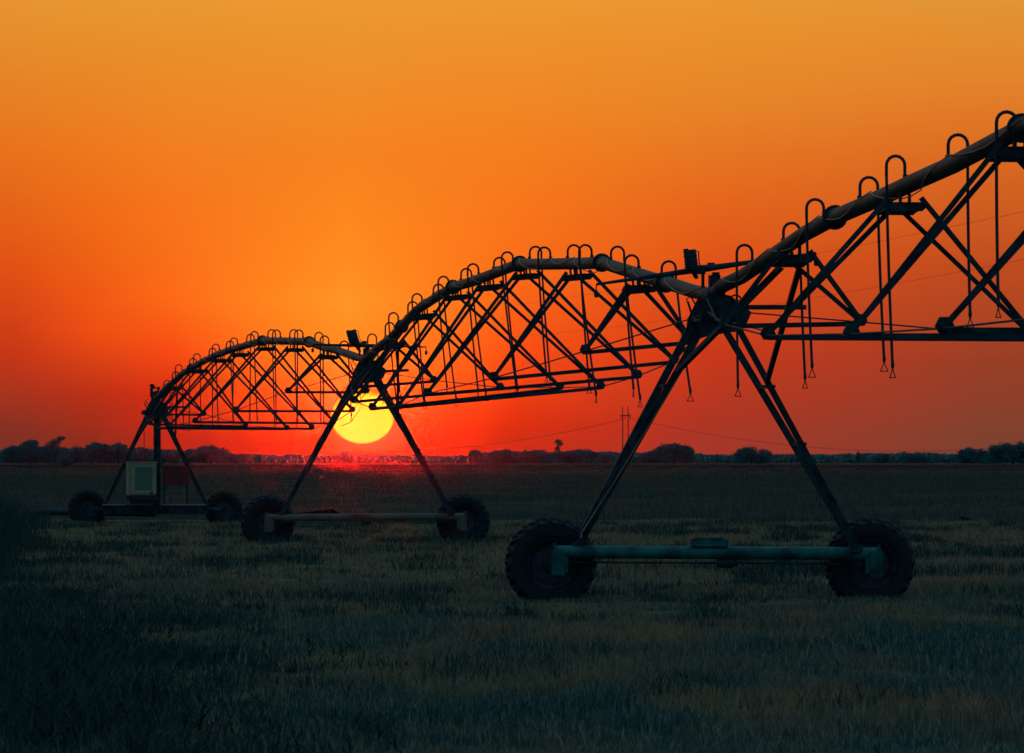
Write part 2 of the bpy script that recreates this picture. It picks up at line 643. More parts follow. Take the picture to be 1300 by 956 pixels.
def tuft_mask(x, y):
    q = 0.6 * vnoise(x * 0.75 + 31, y * 0.28 + 4) + 0.4 * vnoise(x * 2.6 + 3, y * 1.1 + 8)
    return np.clip((q - 0.53) * 6, 0, 1)


blade_field('dark_tufts', M_WEED, 42000, 42, 208, 0.105, lambda x, y: 0.06 + 0.17 * tuft_mask(x, y) * (1 - 0.6 * np.exp(-((y - 82.0) / 2.4) ** 2)), lambda y: 0.006 + 0.00003 * y, 8, 0.6,
            dens=tuft_mask, label='dark weedy tufts scattered through the pale stubble', cat='weeds', rad=0.10)


def left_mask(x, y):
    sx = HX + x / y * F
    e = 75 + 120 * (vnoise(x * 0.8 + 9, y * 0.2) - 0.5) - np.abs(y - 150) * 0.6
    return np.clip((e - sx) / 70.0, 0, 1)


blade_field('tall_weeds', M_WEED, 26000, 95, 205, 0.112, lambda x, y: 0.15 + 1.35 * patch(x, y, 0.45, 4.0) ** 1.2 * left_mask(x, y) ** 1.4, lambda y: 0.011 + 0 * y, 9, 0.4,
            dens=lambda x, y: left_mask(x, y) ** 1.3, label='knee high dark weeds at the left edge of the field', cat='weeds', rad=0.15)


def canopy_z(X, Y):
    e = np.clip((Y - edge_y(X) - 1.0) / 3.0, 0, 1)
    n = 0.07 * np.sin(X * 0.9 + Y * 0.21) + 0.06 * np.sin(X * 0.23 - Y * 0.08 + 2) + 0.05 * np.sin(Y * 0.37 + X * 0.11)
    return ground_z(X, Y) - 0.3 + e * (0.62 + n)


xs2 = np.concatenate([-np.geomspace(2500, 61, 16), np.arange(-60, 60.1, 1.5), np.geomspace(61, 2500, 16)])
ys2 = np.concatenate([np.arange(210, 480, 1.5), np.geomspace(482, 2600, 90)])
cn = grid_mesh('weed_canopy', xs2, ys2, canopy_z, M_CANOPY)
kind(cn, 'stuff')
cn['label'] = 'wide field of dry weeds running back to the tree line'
cn['category'] = 'weeds'

# ------------------------------------------------------------------ the irrigation machine
LA, LB = 11.2, 0.1017           # near line:   X = LA - LB * Y
LC, LD = 16.36, 0.1380          # far line


def line_pt(which, Y):
    return (LA - LB * Y) if which == 0 else (LC - LD * Y)


def solve_y(which, x, side=0.0):
    a, b = (LA, LB) if which == 0 else (LC, LD)
    return (a + side) / (b + (x - HX) / F)


def dirs(which):
    b = LB if which == 0 else LD
    d = Vector((-b, 1, 0)).normalized()
    p = Vector((d.y, -d.x, 0)).normalized()
    return d, p


UP = Vector((0, 0, 1))
T1 = Vector((line_pt(0, 83.8), 83.8, 0))
T2 = Vector((line_pt(0, 142.6), 142.6, 0))
T3 = Vector((line_pt(1, 201.0), 201.0, -0.22))


def build_span(which, label, path_px, brackets, necks, roll, hubs, flanges, seedv, knee):
    R_ = random.Random(seedv)
    d, p = dirs(which)
    mid = len(path_px) // 2
    pts = []
    for x, y in path_px:
        if isinstance(x, tuple):
            pts.append(Vector(x))
            continue
        Y = solve_y(which, x)
        pts.append(px(x, y, Y))
    ysorted = sorted(pts, key=lambda v: v.y)

    def pipe_at(Y):
        for a, b in zip(ysorted, ysorted[1:]):
            if a.y <= Y <= b.y:
                t = (Y - a.y) / (b.y - a.y)
                return a.lerp(b, t)
        return ysorted[0] if Y < ysorted[0].y else ysorted[-1]

    root = empty('pipe_span', (pts[mid].x, pts[mid].y, gz(pts[mid].x, pts[mid].y)), label, 'irrigation span', 'pipe spans of the irrigation machine')
    rad = 0.095
    m = MB()
    m.tube(ysorted, rad, 16)
    pipe = m.build('water_pipe', M_PIPE, root, smooth=True)
    for Yf in flanges:
        c = pipe_at(Yf)
        dd = (pipe_at(Yf + 0.5) - pipe_at(Yf - 0.5)).normalized()
        m = MB()
        m.lathe(c, dd, [(-0.10, 0.097), (-0.06, 0.112), (-0.03, 0.112), (-0.03, 0.145), (0.03, 0.145), (0.03, 0.112), (0.06, 0.112), (0.10, 0.097)], 20)
        a, b = MB.frame(dd)
        for k in range(8):
            t = 2 * math.pi * k / 8
            q = c + (a * math.cos(t) + b * math.sin(t)) * 0.125
            m.tube([q - dd * 0.05, q + dd * 0.05], 0.011, 6)
        m.build('flange', M_STEEL, pipe)
    nodesL, nodesR = [], []
    for (xc, L, R, Yb) in brackets:
        Y = Yb if Yb else solve_y(which, xc)
        c = pipe_at(Y)
        rl = math.radians(roll(Y))
        pr = p * math.cos(rl) + UP * math.sin(rl)
        ur = UP * math.cos(rl) - p * math.sin(rl)
        nl = px(L[0], L[1], Y - 0.0)
        nr = px(R[0], R[1], Y + 0.0)
        nodesL.append(nl)
        nodesR.append(nr)
        # saddle bracket
        m = MB()
        bc = c - ur * 0.215
        for s in (-1, 1):
            e = bc + d * (0.30 * s)
            e.z += (pipe_at(Y + 0.30 * s).z - c.z)
            m.plate([e + pr * -0.23 - ur * 0.02, e + pr * -0.19 - ur * 0.055, e + pr * 0.19 - ur * 0.055, e + pr * 0.23 - ur * 0.02,
                     e + pr * 0.19 + ur * 0.045, e + pr * -0.19 + ur * 0.045], d, 0.012)
            m.box(e + ur * 0.085 + pr * 0.05, pr, d, ur, 0.014, 0.03, 0.05)
            m.box(e + ur * 0.085 - pr * 0.05, pr, d, ur, 0.014, 0.03, 0.05)
        for s in (-1, 1):
            e0 = bc + pr * (0.165 * s) - d * 0.32
            e1 = bc + pr * (0.165 * s) + d * 0.32
            e0.z += pipe_at(Y - 0.36).z - c.z
            e1.z += pipe_at(Y + 0.36).z - c.z
            m.angle(e0, e1, 0.07)
        br = m.build('saddle_bracket', M_STEEL, root)
        # two truss legs to each lower node
        for s, nd in ((-1, nl), (1, nr)):
            for q in (-1, 1):
                top = (c + pr * (0.175 * s) - ur * 0.12 if q < 0 else c + pr * (0.095 * s) - ur * 0.25) + d * (0.30 * q)
                top.z += pipe_at(Y + 0.30 * q).z - c.z
                m = MB()
                m.angle(top, nd + d * 0.03 * q, 0.050, 0.008, flip=s * q)
                m.build('truss_leg', M_STEEL, root)
            m = MB()
            inn = (c - nd).normalized()
            m.plate([nd + pr * (0.07 * s) + ur * 0.02, nd + pr * (0.03 * s) + ur * 0.10, nd - pr * (0.06 * s) + ur * 0.10,
                     nd - pr * (0.11 * s) - ur * 0.0, nd - pr * (0.07 * s) - ur * 0.05, nd + pr * (0.03 * s) - ur * 0.045], d, 0.05)
            m.build('gusset', M_STEEL, root)
        m = MB()
        m.angle(nl + pr * 0.02 - ur * 0.02, nr - pr * 0.02 - ur * 0.02, 0.060, 0.008, flip=1)
        m.build('cross_strut', M_STEEL, root)
    # tension rods along both lower edges, tower to tower
    for nodes, s in ((nodesL, -1), (nodesR, 1)):
        seq = sorted(nodes, key=lambda v: v.y)
        path = sorted([Vector(hubs[0]) + p * (0.10 * s)] + seq + [Vector(hubs[1]) + p * (0.10 * s)], key=lambda v: v.y)
        m = MB()
        m.tube(path, 0.0105, 6)
        for q in seq:
            m.tube([q - d * 0.12, q + d * 0.12], 0.02, 6)
        m.build('truss_rod', M_STEEL, root)
    # struts that stiffen the last bay against the tower legs
    for a, b in knee:
        m = MB()
        m.angle(a, b, 0.062, 0.008)
        m.build('knee_brace', M_STEEL, root)
    # goosenecks with drop hoses
    for (xc, yt, s) in necks:
        if isinstance(xc, tuple):
            Y = xc[0]
            c = pipe_at(Y)
            topz = c.z + yt
        else:
            Y = solve_y(which, xc, 0.105 * s)
            c = pipe_at(Y)
            topz = EYE + (HY - yt) * Y / F
        w = 0.10
        cx = c + p * (0.105 * s)
        m = MB()
        path = [c + p * (0.005 * s) + UP * 0.08]
        topc = Vector((cx.x, cx.y, topz - w))
        jj = d * R_.uniform(-0.03, 0.03)
        for k in range(9):
            t = math.pi * (1 - k / 8)
            path.append(topc + p * (s * (-1 if s else 1) * 0 + math.cos(t) * w * s) + UP * (math.sin(t) * w) + jj * (k / 8))
        end = path[-1].copy()
        m.tube([path[0]] + path[1:] + [end - UP * 0.12], 0.018, 8)
        # small clamp collar at the foot of the arch
        m.tube([c + UP * 0.07, c + UP * 0.125], 0.028, 8)
        g = m.build('gooseneck', M_HOSE, root, smooth=True)
        zend = R_.uniform(2.75, 3.1) if which else (R_.uniform(3.05, 3.3) if Y > 98 else (R_.uniform(2.6, 2.95) if Y > 80 else (R_.uniform(2.86, 3.06) if Y > 68 else R_.uniform(3.1, 3.4))))
        lean = math.tan(math.radians(roll(Y))) * 0.9 + R_.uniform(-0.012, 0.045)
        ln = (end.z - zend)
        hp = []
        for k in range(7):
            t = k / 6
            hp.append(end - UP * (0.08 + (ln - 0.08) * t) + p * (lean * ln * (t ** 1.15)) + d * (0.03 * math.sin(t * 3)))
        m = MB()
        m.tube(hp, 0.016, 6)
        h = m.build('drop_hose', M_HOSE, root, smooth=True)
        tip = hp[-1]
        m = MB()
        m.tube([tip + UP * 0.07, tip + UP * 0.02, tip - UP * 0.02], [0.014, 0.021, 0.014], 8)
        yaw = R_.uniform(-1.2, 1.2)
        q = p * math.cos(yaw) + d * math.sin(yaw)
        hw = R_.uniform(0.025, 0.05)
        bl, brr = tip - UP * 0.12 - q * hw, tip - UP * 0.12 + q * hw
        m.tube([tip - UP * 0.02, bl], 0.006, 6)
        m.tube([tip - UP * 0.02, brr], 0.006, 6)
        m.tube([bl - q * 0.006, brr + q * 0.006], 0.0065, 6)
        m.build('nozzle', M_HOSE, h)
    # the control cable slung along the pipe
    m = MB()
    y0, y1 = ysorted[0].y + 0.6, ysorted[-1].y - 0.6
    Y = y0
    path = []
    while Y < y1:
        seg = R_.uniform(3.0, 5.2)
        sagd = R_.uniform(0.10, 0.26)
        for k in range(8):
            t = k / 8
            yy = Y + seg * t
            if yy > y1:
                break
            c = pipe_at(yy)
            hgt = 0.104 - sagd * math.sin(math.pi * t)
            ang = hgt / 0.104
            off = -math.sqrt(max(0.0, 0.108 ** 2 - min(0.108, abs(hgt)) ** 2)) - 0.006
            path.append(c + UP * hgt + p * off)
        Y += seg
    m.tube(path, 0.0075, 5)
    m.build('cable', M_CABLE, root, smooth=True)
    return root, pipe_at


def wheel(root, c, axis, R=0.602, w=0.37, seedv=0):
    """tyre with lugs, rim as sub-parts of a hub disc"""
    m = MB()
    m.lathe(c, axis, [(-0.07, 0.0), (-0.07, 0.10), (-0.04, 0.12), (0.05, 0.12), (0.07, 0.10), (0.07, 0.0)], 20)
    a, b = MB.frame(axis)
    for k in range(8):
        t = 2 * math.pi * k / 8 + 0.2
        q = Vector(c) + (a * math.cos(t) + b * math.sin(t)) * 0.085
        m.tube([q - axis * 0.085, q - axis * 0.05], 0.012, 6)
    hub = m.build('wheel', M_STEEL, root)
    m = MB()
    h = w / 2
    m.lathe(c, axis, [(-0.02, 0.11), (-0.02, 0.20), (-0.06, 0.27), (-h * 0.62, 0.30), (-h * 0.78, 0.335), (-h * 0.72, 0.345), (-h * 0.3, 0.30), (h * 0.3, 0.30), (h * 0.72, 0.345), (h * 0.78, 0.335),
                      (h * 0.62, 0.30), (0.02, 0.26), (0.01, 0.20), (0.01, 0.11)], 40)
    m.build('rim', M_RIM, hub, smooth=True)
    m = MB()
    m.lathe(c, axis, [(-h * 0.70, 0.335), (-h * 0.92, 0.38), (-h, 0.46), (-h * 0.97, 0.53), (-h * 0.86, R - 0.045), (-h * 0.4, R - 0.03), (0, R - 0.026),
                      (h * 0.4, R - 0.03), (h * 0.86, R - 0.045), (h * 0.97, 0.53), (h, 0.46), (h * 0.92, 0.38), (h * 0.70, 0.335)], 56)
    n = 20
    for sgn in (-1, 1):
        for k in range(n):
            t0 = 2 * math.pi * (k + (0.5 if sgn > 0 else 0)) / n
            prof = []
            for u, dt, rad_ in ((0.02, 0.0, R - 0.03), (0.55, 0.085, R - 0.036), (0.9, 0.125, R - 0.055), (1.0, 0.135, 0.535)):
                tt = t0 + dt
                rd = a * math.cos(tt) + b * math.sin(tt)
                tg = -a * math.sin(tt) + b * math.cos(tt)
                base = Vector(c) + axis * (sgn * h * u * 1.0) + rd * (rad_ - 0.012)
                topv = Vector(c) + axis * (sgn * (h * u + (0.006 if u > 0.9 else 0))) + rd * (rad_ + 0.044 * (1 if u < 0.95 else 0.4))
                prof.append((base - tg * 0.032, base + tg * 0.032, topv + tg * 0.020, topv - tg * 0.020))
            vs = [q for pr_ in prof for q in pr_]
            fs = []
            for i in range(3):
                for j in range(4):
                    fs.append((i * 4 + j, i * 4 + (j + 1) % 4, (i + 1) * 4 + (j + 1) % 4, (i + 1) * 4 + j))
            fs += [(0, 1, 2, 3), (12, 15, 14, 13)]
            m.add(vs, fs)
    m.build('tyre', M_RUBBER, hub)
    return hub


def build_tower(base, which, label, beam_mat, hub_z, wl, wr, beamL, beamR, legL, legR, spread, thickL, thickR, beam_r=0.088):
    """wl / wr: wheel centres, beamL/beamR: beam ends, legL/legR: feet; all world points"""
    d, p = dirs(which)
    d = -d if False else d
    root = empty('wheeled_tower', base, label, 'irrigation tower', 'wheeled towers of the irrigation machine')
    m = MB()
    ax = (beamR - beamL).normalized()
    up = ax.cross(d).normalized()
    if up.z < 0:
        up = -up
    m.tube([beamL, beamR], beam_r, 14)
    m.build('base_beam', M_STEEL if which else beam_mat, root, smooth=True)
    for c, e, s in ((wl, beamL, -1), (wr, beamR, 1)):
        w_ = wheel(root, c, -d)
        m = MB()
        g = e.copy()
        g += ax * (-0.06 * s) - UP * 0.14
        m.box(g, ax, d, UP, 0.085, 0.11, 0.17)
        m.box(g - UP * 0.02 + ax * 0.10 * -s, ax, d, UP, 0.035, 0.075, 0.11)
        m.box(e + ax * (-0.02 * s), ax, d, UP, 0.012, 0.12, 0.12)
        m.tube([g + UP * -0.02, Vector(c) + (g - Vector(c)) * 0.2], 0.05, 10)
        m.tube([g - d * 0.11 - UP * 0.04, g - d * 0.14 - UP * 0.04], 0.055, 12)
        m.build('gearbox', M_STEEL if which else beam_mat, root)
    tops = {}
    for s, foot, th in ((-1, legL, thickL), (1, legR, thickR)):
        pair = []
        for q in (-1, 1):
            top = Vector((base.x, base.y, hub_z - 0.30)) + p * (0.16 * s) + d * (spread * q)
            ft = foot + d * (0.07 * q)
            m = MB()
            m.angle(top, ft, th, 0.01, up=d, flip=q)
            m.build('leg', M_STEEL, root)
            pair.append((top, ft))
        for t in (0.30, 0.55, 0.80):
            m = MB()
            a_ = pair[0][0].lerp(pair[0][1], t)
            b_ = pair[1][0].lerp(pair[1][1], t)
            m.angle(a_, b_, 0.05, 0.008)
            m.box(a_ - d * 0.02 + p * 0.03 * s, p, d, UP, 0.045, 0.012, 0.02)
            m.build('leg_spacer', M_STEEL, root)
        m = MB()
        m.box(foot + UP * -0.02, ax, d, UP, 0.085, 0.10, 0.05)
        m.build('foot_plate', M_STEEL, root)
        tops[s] = pair
    # hub plates
    for q in (-1, 1):
        m = MB()
        c = Vector((base.x, base.y, 0)) + d * (spread * q * 1.02)
        m.plate([c + p * -0.30 + UP * (hub_z - 0.60), c + p * -0.05 + UP * (hub_z - 0.52), c + p * 0.20 + UP * (hub_z - 0.50), c + p * 0.34 + UP * (hub_z - 0.42),
                 c + p * 0.42 + UP * (hub_z - 0.24), c + p * 0.14 + UP * (hub_z - 0.02), c + p * -0.10 + UP * (hub_z + 0.02), c + p * -0.26 + UP * (hub_z - 0.30)], d, 0.014)
        for k in range(5):
            qq = c + p * (-0.18 + 0.1 * k) + UP * (hub_z - 0.36) - d * 0.02
            m.tube([qq, qq - d * 0.02], 0.016, 6)
        m.build('hub_plate', M_STEEL, root)
    m = MB()
    for s in (-1, 1):
        m.angle(Vector((base.x, base.y, hub_z - 0.30)) + p * (0.16 * s) - d * (spread * 1.15), Vector((base.x, base.y, hub_z - 0.30)) + p * (0.16 * s) + d * (spread * 1.15), 0.09, 0.01)
    m.build('hub_rail', M_STEEL, root)
    # flexible joint: rubber boot with clamps
    m = MB()
    hc = Vector((base.x, base.y, hub_z))
    m.lathe(hc, d, [(-0.34, 0.10), (-0.30, 0.125), (-0.22, 0.125), (-0.20, 0.112), (-0.08, 0.13), (0.0, 0.118), (0.08, 0.13), (0.20, 0.112), (0.22, 0.125), (0.30, 0.125), (0.34, 0.10)], 18)
    m.build('joint_boot', M_DARK, root, smooth=True)
    m = MB()
    m.box(hc + UP * 0.19 + p * 0.0 - d * 0.1, p, d, UP, 0.07, 0.10, 0.075)
    m.box(hc + UP * 0.13 - d * 0.1 + p * 0.01, p, d, UP, 0.025, 0.04, 0.06)
    m.box(hc + UP * 0.285 - d * 0.1 + p * 0.02, p, d, UP, 0.045, 0.05, 0.02)
    m.tube([hc + p * 0.10 + UP * 0.10 - d * 0.2, hc + p * 0.16 + UP * 0.22 - d * 0.2], 0.02, 8)
    m.tube([hc + p * 0.15 + UP * 0.17 - d * 0.2, hc + p * 0.25 + UP * 0.19 - d * 0.2], 0.025, 8)
    m.build('switch_box', M_DARK, root)
    # valve body, coiled leads and a small solenoid by the joint
    m = MB()
    m.tube([hc - p * 0.16 + UP * 0.10 - d * 0.15, hc - p * 0.16 + UP * 0.38 - d * 0.15], 0.022, 8)
    m.tube([hc - p * 0.22 + UP * 0.385 - d * 0.15, hc + p * 0.02 + UP * 0.40 - d * 0.15], 0.014, 6)
    m.tube([hc - p * 0.05 + UP * 0.36 - d * 0.15, hc - p * 0.05 + UP * 0.43 - d * 0.15], 0.05, 8)
    m.build('valve', M_DARK, root)
    m = MB()
    m.tube([hc + p * 0.24 + UP * 0.20 - d * 0.5, hc + p * 0.36 + UP * 0.25 - d * 0.5], 0.034, 8)
    m.build('solenoid', M_DARK, root)
    m = MB()
    m.tube([hc - p * 0.30 - UP * 0.02, hc - p * 0.24 - UP * 0.12, hc - p * 0.15 - UP * 0.15, hc - p * 0.20 - UP * 0.25, hc - p * 0.30 - UP * 0.20, hc - p * 0.34 - UP * 0.08], 0.012, 6)
    m.tube([hc - p * 0.22 + UP * 0.03, hc - p * 0.36 - UP * 0.05, hc - p * 0.30 - UP * 0.24, hc - p * 0.16 - UP * 0.34], 0.010, 6)
    m.build('lead_wires', M_DARK, root)
    # hand wheel on the drain side
    m = MB()
    wc = hc + p * 0.20 - UP * 0.10 - d * (spread + 0.05)
    ring = [wc + (p * math.cos(t) + UP * math.sin(t)) * 0.085 for t in np.linspace(0, 2 * math.pi, 19)]
    m.tube(ring, 0.012, 6, caps=False)
    for t in (0.3, 0.3 + math.pi * 2 / 3, 0.3 + math.pi * 4 / 3):
        m.tube([wc, wc + (p * math.cos(t) + UP * math.sin(t)) * 0.085], 0.009, 6)
    m.tube([wc - d * 0.03, wc + d * 0.2], 0.018, 8)
    m.build('hand_wheel', M_STEEL, root)
    return root, tops, d, p, ax


def alignment_arm(root, a, b, d, p):
    m = MB()
    mid = a.lerp(b, 0.5)
    m.tube([a, a.lerp(b, 0.25), mid, a.lerp(b, 0.72), b], [0.017, 0.03, 0.045, 0.028, 0.014], 8)
    arm = m.build('alignment_arm', M_STEEL, root, smooth=True)
    for e in (a, b):
        m = MB()
        m.tube([e, e - UP * 0.09], 0.008, 6)
        m.tube([e - UP * 0.08, e - UP * 0.10, e - UP * 0.16, e - UP * 0.175], [0.014, 0.03, 0.03, 0.018], 8)
        m.build('weight', M_DARK, arm)


def housing(root, c, tilt, r, h, base_pt, d, p):
    m = MB()
    ax = (UP * math.cos(tilt) + p * math.sin(tilt)).normalized()
    m.lathe(c, ax, [(-h * .5, 0.0), (-h * .5, r * .92), (-h * .42, r), (h * .42, r), (h * .5, r * .9), (h * .5, 0)], 18)
    for k in range(4):
        zz = -h * .55 - 0.015 + 0.035 * k
        m.lathe(c, ax, [(zz, r * 0.7), (zz, r * (1.28 - 0.06 * k)), (zz + 0.012, r * (1.28 - 0.06 * k)), (zz + 0.012, r * 0.7)], 16)
    sd = (p * math.cos(tilt) - UP * math.sin(tilt))
    m.tube([c + sd * r * .7 + ax * h * .45, c + sd * r * 1.35 + ax * h * .35, c + sd * r * 1.25 - ax * h * .2, c + sd * r * 1.5 - ax * h * .55], 0.009, 6)
    m.box(c - sd * r * .6 + ax * (h * .5), sd, d, ax, r * .35, 0.03, 0.02)
    for k in range(3):
        m.lathe(c, ax, [(-h * (0.3 - 0.25 * k) - 0.01, r * 1.0), (-h * (0.3 - 0.25 * k), r * 1.1), (-h * (0.3 - 0.25 * k) + 0.01, r * 1.0)], 18)
    o = m.build('top_motor', M_DARK, root, smooth=True)
    m = MB()
    m.tube([c - ax * h * .5, base_pt], 0.03, 8)
    m.box(c - ax * (h * .5 + 0.02) + p * 0.10, p, d, UP, 0.07, 0.05, 0.035)
    m.tube([c - ax * (h * .5) + p * 0.13, c - ax * (h * .35) + p * 0.13], 0.035, 8)
    m.build('mount', M_STEEL, o)


def leg_cable(root, pts_, r=0.010, mt=None):
    m = MB()
    m.tube(pts_, r, 6)
    m.build('cable', mt or (M_CABLE if pts_[0][1] < 100 else M_CABLE2), root, smooth=True)


# ---- nearest tower
d0, p0 = dirs(0)
H1 = EYE + (HY - 375) * 83.8 / F
b1L, b1R = px(702, 700.5, 83.9), px(1117, 703, 84.3)
t1, tops1, _, _, ax1 = build_tower(
    Vector((T1.x, T1.y, gz(T1.x, T1.y))), 0, 'nearest wheeled A-frame tower with thick green base beam and two big tyres', M_BEAM1, H1,
    px(702.5, 716, 83.9) + d0 * 0.33, px(1109, 716, 84.3) + d0 * 0.33, b1L, b1R, px(733, 692, 84.0), px(1086, 694, 84.2), 0.66, 0.096, 0.084)
alignment_arm(t1, px(757, 361, 83.4), px(1036, 321, 83.4), d0, p0)
housing(t1, px(877, 330, 83.3), -0.12, 0.085, 0.27, px(884, 352, 83.5), d0, p0)
m = MB()
bm = b1L.lerp(b1R, 0.53)
m.box(b1L.lerp(b1R, 0.475) + UP * 0.135 - d0 * 0.0, ax1, d0, UP, 0.25, 0.10, 0.05)
m.box(b1L.lerp(b1R, 0.475) + UP * 0.192, ax1, d0, UP, 0.20, 0.08, 0.012)
m.build('junction_box', M_BEAM1, t1)
m = MB()
m.lathe(bm - UP * 0.135, ax1, [(-0.14, 0), (-0.14, 0.05), (-0.10, 0.068), (0.08, 0.068), (0.10, 0.05), (0.15, 0.05), (0.15, 0)], 14)
m.build('drive_motor', M_DARK, t1, smooth=True)
m = MB()
for e in (b1L, b1R):
    m.tube([bm - UP * 0.135, e - UP * 0.14 + (bm - e).normalized() * 0.12], 0.014, 6)
m.build('drive_shaft', M_STEEL, t1)
ll = tops1[-1]
leg_cable(t1, [px(905, 392, 83.1), ll[0][0].lerp(ll[0][1], 0.15) - d0 * 0.06 + p0 * 0.06, ll[0][0].lerp(ll[0][1], 0.36) - d0 * 0.06 + p0 * 0.05, ll[0][0].lerp(ll[0][1], 0.70) - d0 * 0.05 - p0 * 0.0,
               ll[0][0].lerp(ll[0][1], 0.95) - d0 * 0.06 - p0 * 0.05, px(738, 683, 83.7)], 0.009)
leg_cable(t1, [px(897, 379, 82.9), px(903, 392, 82.9), px(909, 406, 82.9), px(935, 411, 82.6), px(972, 420, 82.2)], 0.012)

# ---- middle tower
H2 = EYE + (HY - 457) * 142.6 / F
b2L, b2R = px(337, 657.5, 142.4), px(591, 656, 143.0)
t2, tops2, _, _, ax2 = build_tower(
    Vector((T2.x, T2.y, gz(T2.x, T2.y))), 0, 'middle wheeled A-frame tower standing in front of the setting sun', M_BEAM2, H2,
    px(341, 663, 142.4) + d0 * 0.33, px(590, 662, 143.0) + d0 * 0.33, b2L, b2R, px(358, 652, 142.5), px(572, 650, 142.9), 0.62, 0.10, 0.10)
alignment_arm(t2, px(397, 437.5, 142.0), px(541, 440.5, 142.0), d0, p0)
housing(t2, px(448, 428.5, 142.0), -0.28, 0.115, 0.34, px(457, 446, 142.2), d0, p0)
m = MB()
m.box(px(457, 649, 142.5), ax2, d0, UP, 0.17, 0.09, 0.05)
m.build('junction_box', M_BEAM2, t2)
m = MB()
m.lathe(px(465, 662.5, 142.6), ax2, [(-0.12, 0), (-0.12, 0.05), (-0.09, 0.06), (0.08, 0.06), (0.12, 0.045), (0.12, 0)], 12)
m.build('drive_motor', M_DARK, t2, smooth=True)
m = MB()
for e in (b2L, b2R):
    m.tube([px(465, 662.5, 142.6), e - UP * 0.12 + (b2R - b2L).normalized() * (0.12 if e is b2L else -0.12)], 0.013, 6)
m.build('drive_shaft', M_STEEL, t2)
leg_cable(t2, [px(462, 470, 141.9), px(430, 500, 142.0), px(402, 562, 142.2), px(385, 610, 142.2), px(378, 622, 142.2)], 0.008)
leg_cable(t2, [px(380, 614, 142.3), px(386, 630, 142.4), px(393, 648, 142.5)], 0.01)
leg_cable(t2, [px(424, 664, 142.3), px(440, 667, 142.3), px(456, 663, 142.3)], 0.008)
leg_cable(t2, [px(458, 500, 141.9), px(457, 520, 141.9), px(445, 536, 141.9), px(433, 541, 141.9)], 0.007)

# ---- far end: pivot tower with mast and cabinet
d3, p3 = dirs(1)
H3 = EYE + (HY - 508) * 201.0 / F
b3L, b3R = px(128, 647.5, 200.9), px(268, 647.5, 201.1)
t3, tops3, _, _, ax3 = build_tower(
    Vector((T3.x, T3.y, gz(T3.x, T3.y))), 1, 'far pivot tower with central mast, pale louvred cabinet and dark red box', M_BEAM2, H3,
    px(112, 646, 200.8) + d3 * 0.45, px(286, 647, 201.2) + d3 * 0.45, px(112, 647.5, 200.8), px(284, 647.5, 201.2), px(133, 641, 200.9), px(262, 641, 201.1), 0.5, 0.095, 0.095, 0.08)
mb = Vector((T3.x, T3.y, 0)) + p3 * 0.06
m = MB()
m.tube([mb + UP * 0.30, mb + UP * (H3 - 0.25), mb + UP * (H3 - 0.05) - d3 * 0.15], 0.115, 14)
m.tube([mb + UP * 0.28, mb + UP * 0.42], 0.19, 14)
m.tube([mb + UP * (H3 - 0.62), mb + UP * (H3 - 0.55)], 0.18, 14)
m.build('mast', M_STEEL, t3, smooth=True)
m = MB()
m.box(b3L.lerp(b3R, 0.5) + UP * 0.01, ax3, d3, UP, 1.68, 0.12, 0.15)
m.build('base_frame', M_STEEL, t3)
m = MB()
m.tube([px(130, 641, 200.5), px(158, 641, 200.5)], 0.022, 8)
m.tube([px(206, 641, 200.5), px(262, 641, 200.5)], 0.022, 8)
m.build('top_rail', M_CABLE, t3)
cc = px(179.5, 608, 200.3)
m = MB()
m.box(cc, p3, d3, UP, 0.46, 0.26, 0.51)
m.box(cc + UP * 0.525, p3, d3, UP, 0.49, 0.29, 0.018)
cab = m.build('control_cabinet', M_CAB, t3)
m = MB()
for s in (-1, 1):
    m.box(cc + p3 * (0.05 + 0.335 * s) - d3 * 0.285, p3, d3, UP, 0.055, 0.02, 0.47)
    m.box(cc + p3 * 0.05 - d3 * 0.285 + UP * (0.42 * s), p3, d3, UP, 0.278, 0.02, 0.05)
m.build('door_frame', M_CAB, cab)
m = MB()
m.box(cc + p3 * 0.05 - d3 * 0.27, p3, d3, UP, 0.276, 0.006, 0.366)
for k in range(15):
    zz = -0.33 + 0.047 * k
    m.box(cc + p3 * 0.05 - d3 * 0.287 + UP * zz, p3, (d3 - UP * 0.7).normalized(), (UP + d3 * 0.7).normalized(), 0.26, 0.016, 0.003)
m.build('louvre_panel', M_VENT, cab)
m = MB()
m.box(cc + p3 * 0.30 - d3 * 0.315 - UP * 0.44, p3, d3, UP, 0.035, 0.01, 0.03)
m.build('lock', M_DARK, cab)
m = MB()
m.box(cc - UP * 0.60, p3, d3, UP, 0.50, 0.25, 0.075)
m.box(cc - UP * 0.74, p3, d3, UP, 0.38, 0.18, 0.075)
m.build('cabinet_plinth', M_DARK, t3)
rb = px(223, 605, 200.6)
m = MB()
m.box(rb, p3, d3, UP, 0.42, 0.12, 0.30)
m.box(rb + UP * 0.31, p3, d3, UP, 0.44, 0.14, 0.012)
rbo = m.build('red_box', M_RED, t3)
m = MB()
m.angle(rb + p3 * 0.37 - UP * 0.3, rb + p3 * 0.37 - UP * 0.98, 0.05)
m.angle(rb - p3 * 0.37 - UP * 0.3, rb - p3 * 0.37 - UP * 0.98, 0.05)
m.build('post', M_STEEL, rbo)
m = MB()
m.tube([mb + UP * 0.12 + d3 * 0.3, px(60, 650, 202) + UP * 0, px(30, 652, 203)], 0.09, 12)
m.build('supply_pipe', M_STEEL, t3, smooth=True)
m = MB()
m.tube([px(134, 661.5, 200.2), px(262, 661.5, 200.2)], 0.018, 8)
m.build('skid_rail', M_CABLE, t3)
m = MB()
q = px(193, 507, 200.5)
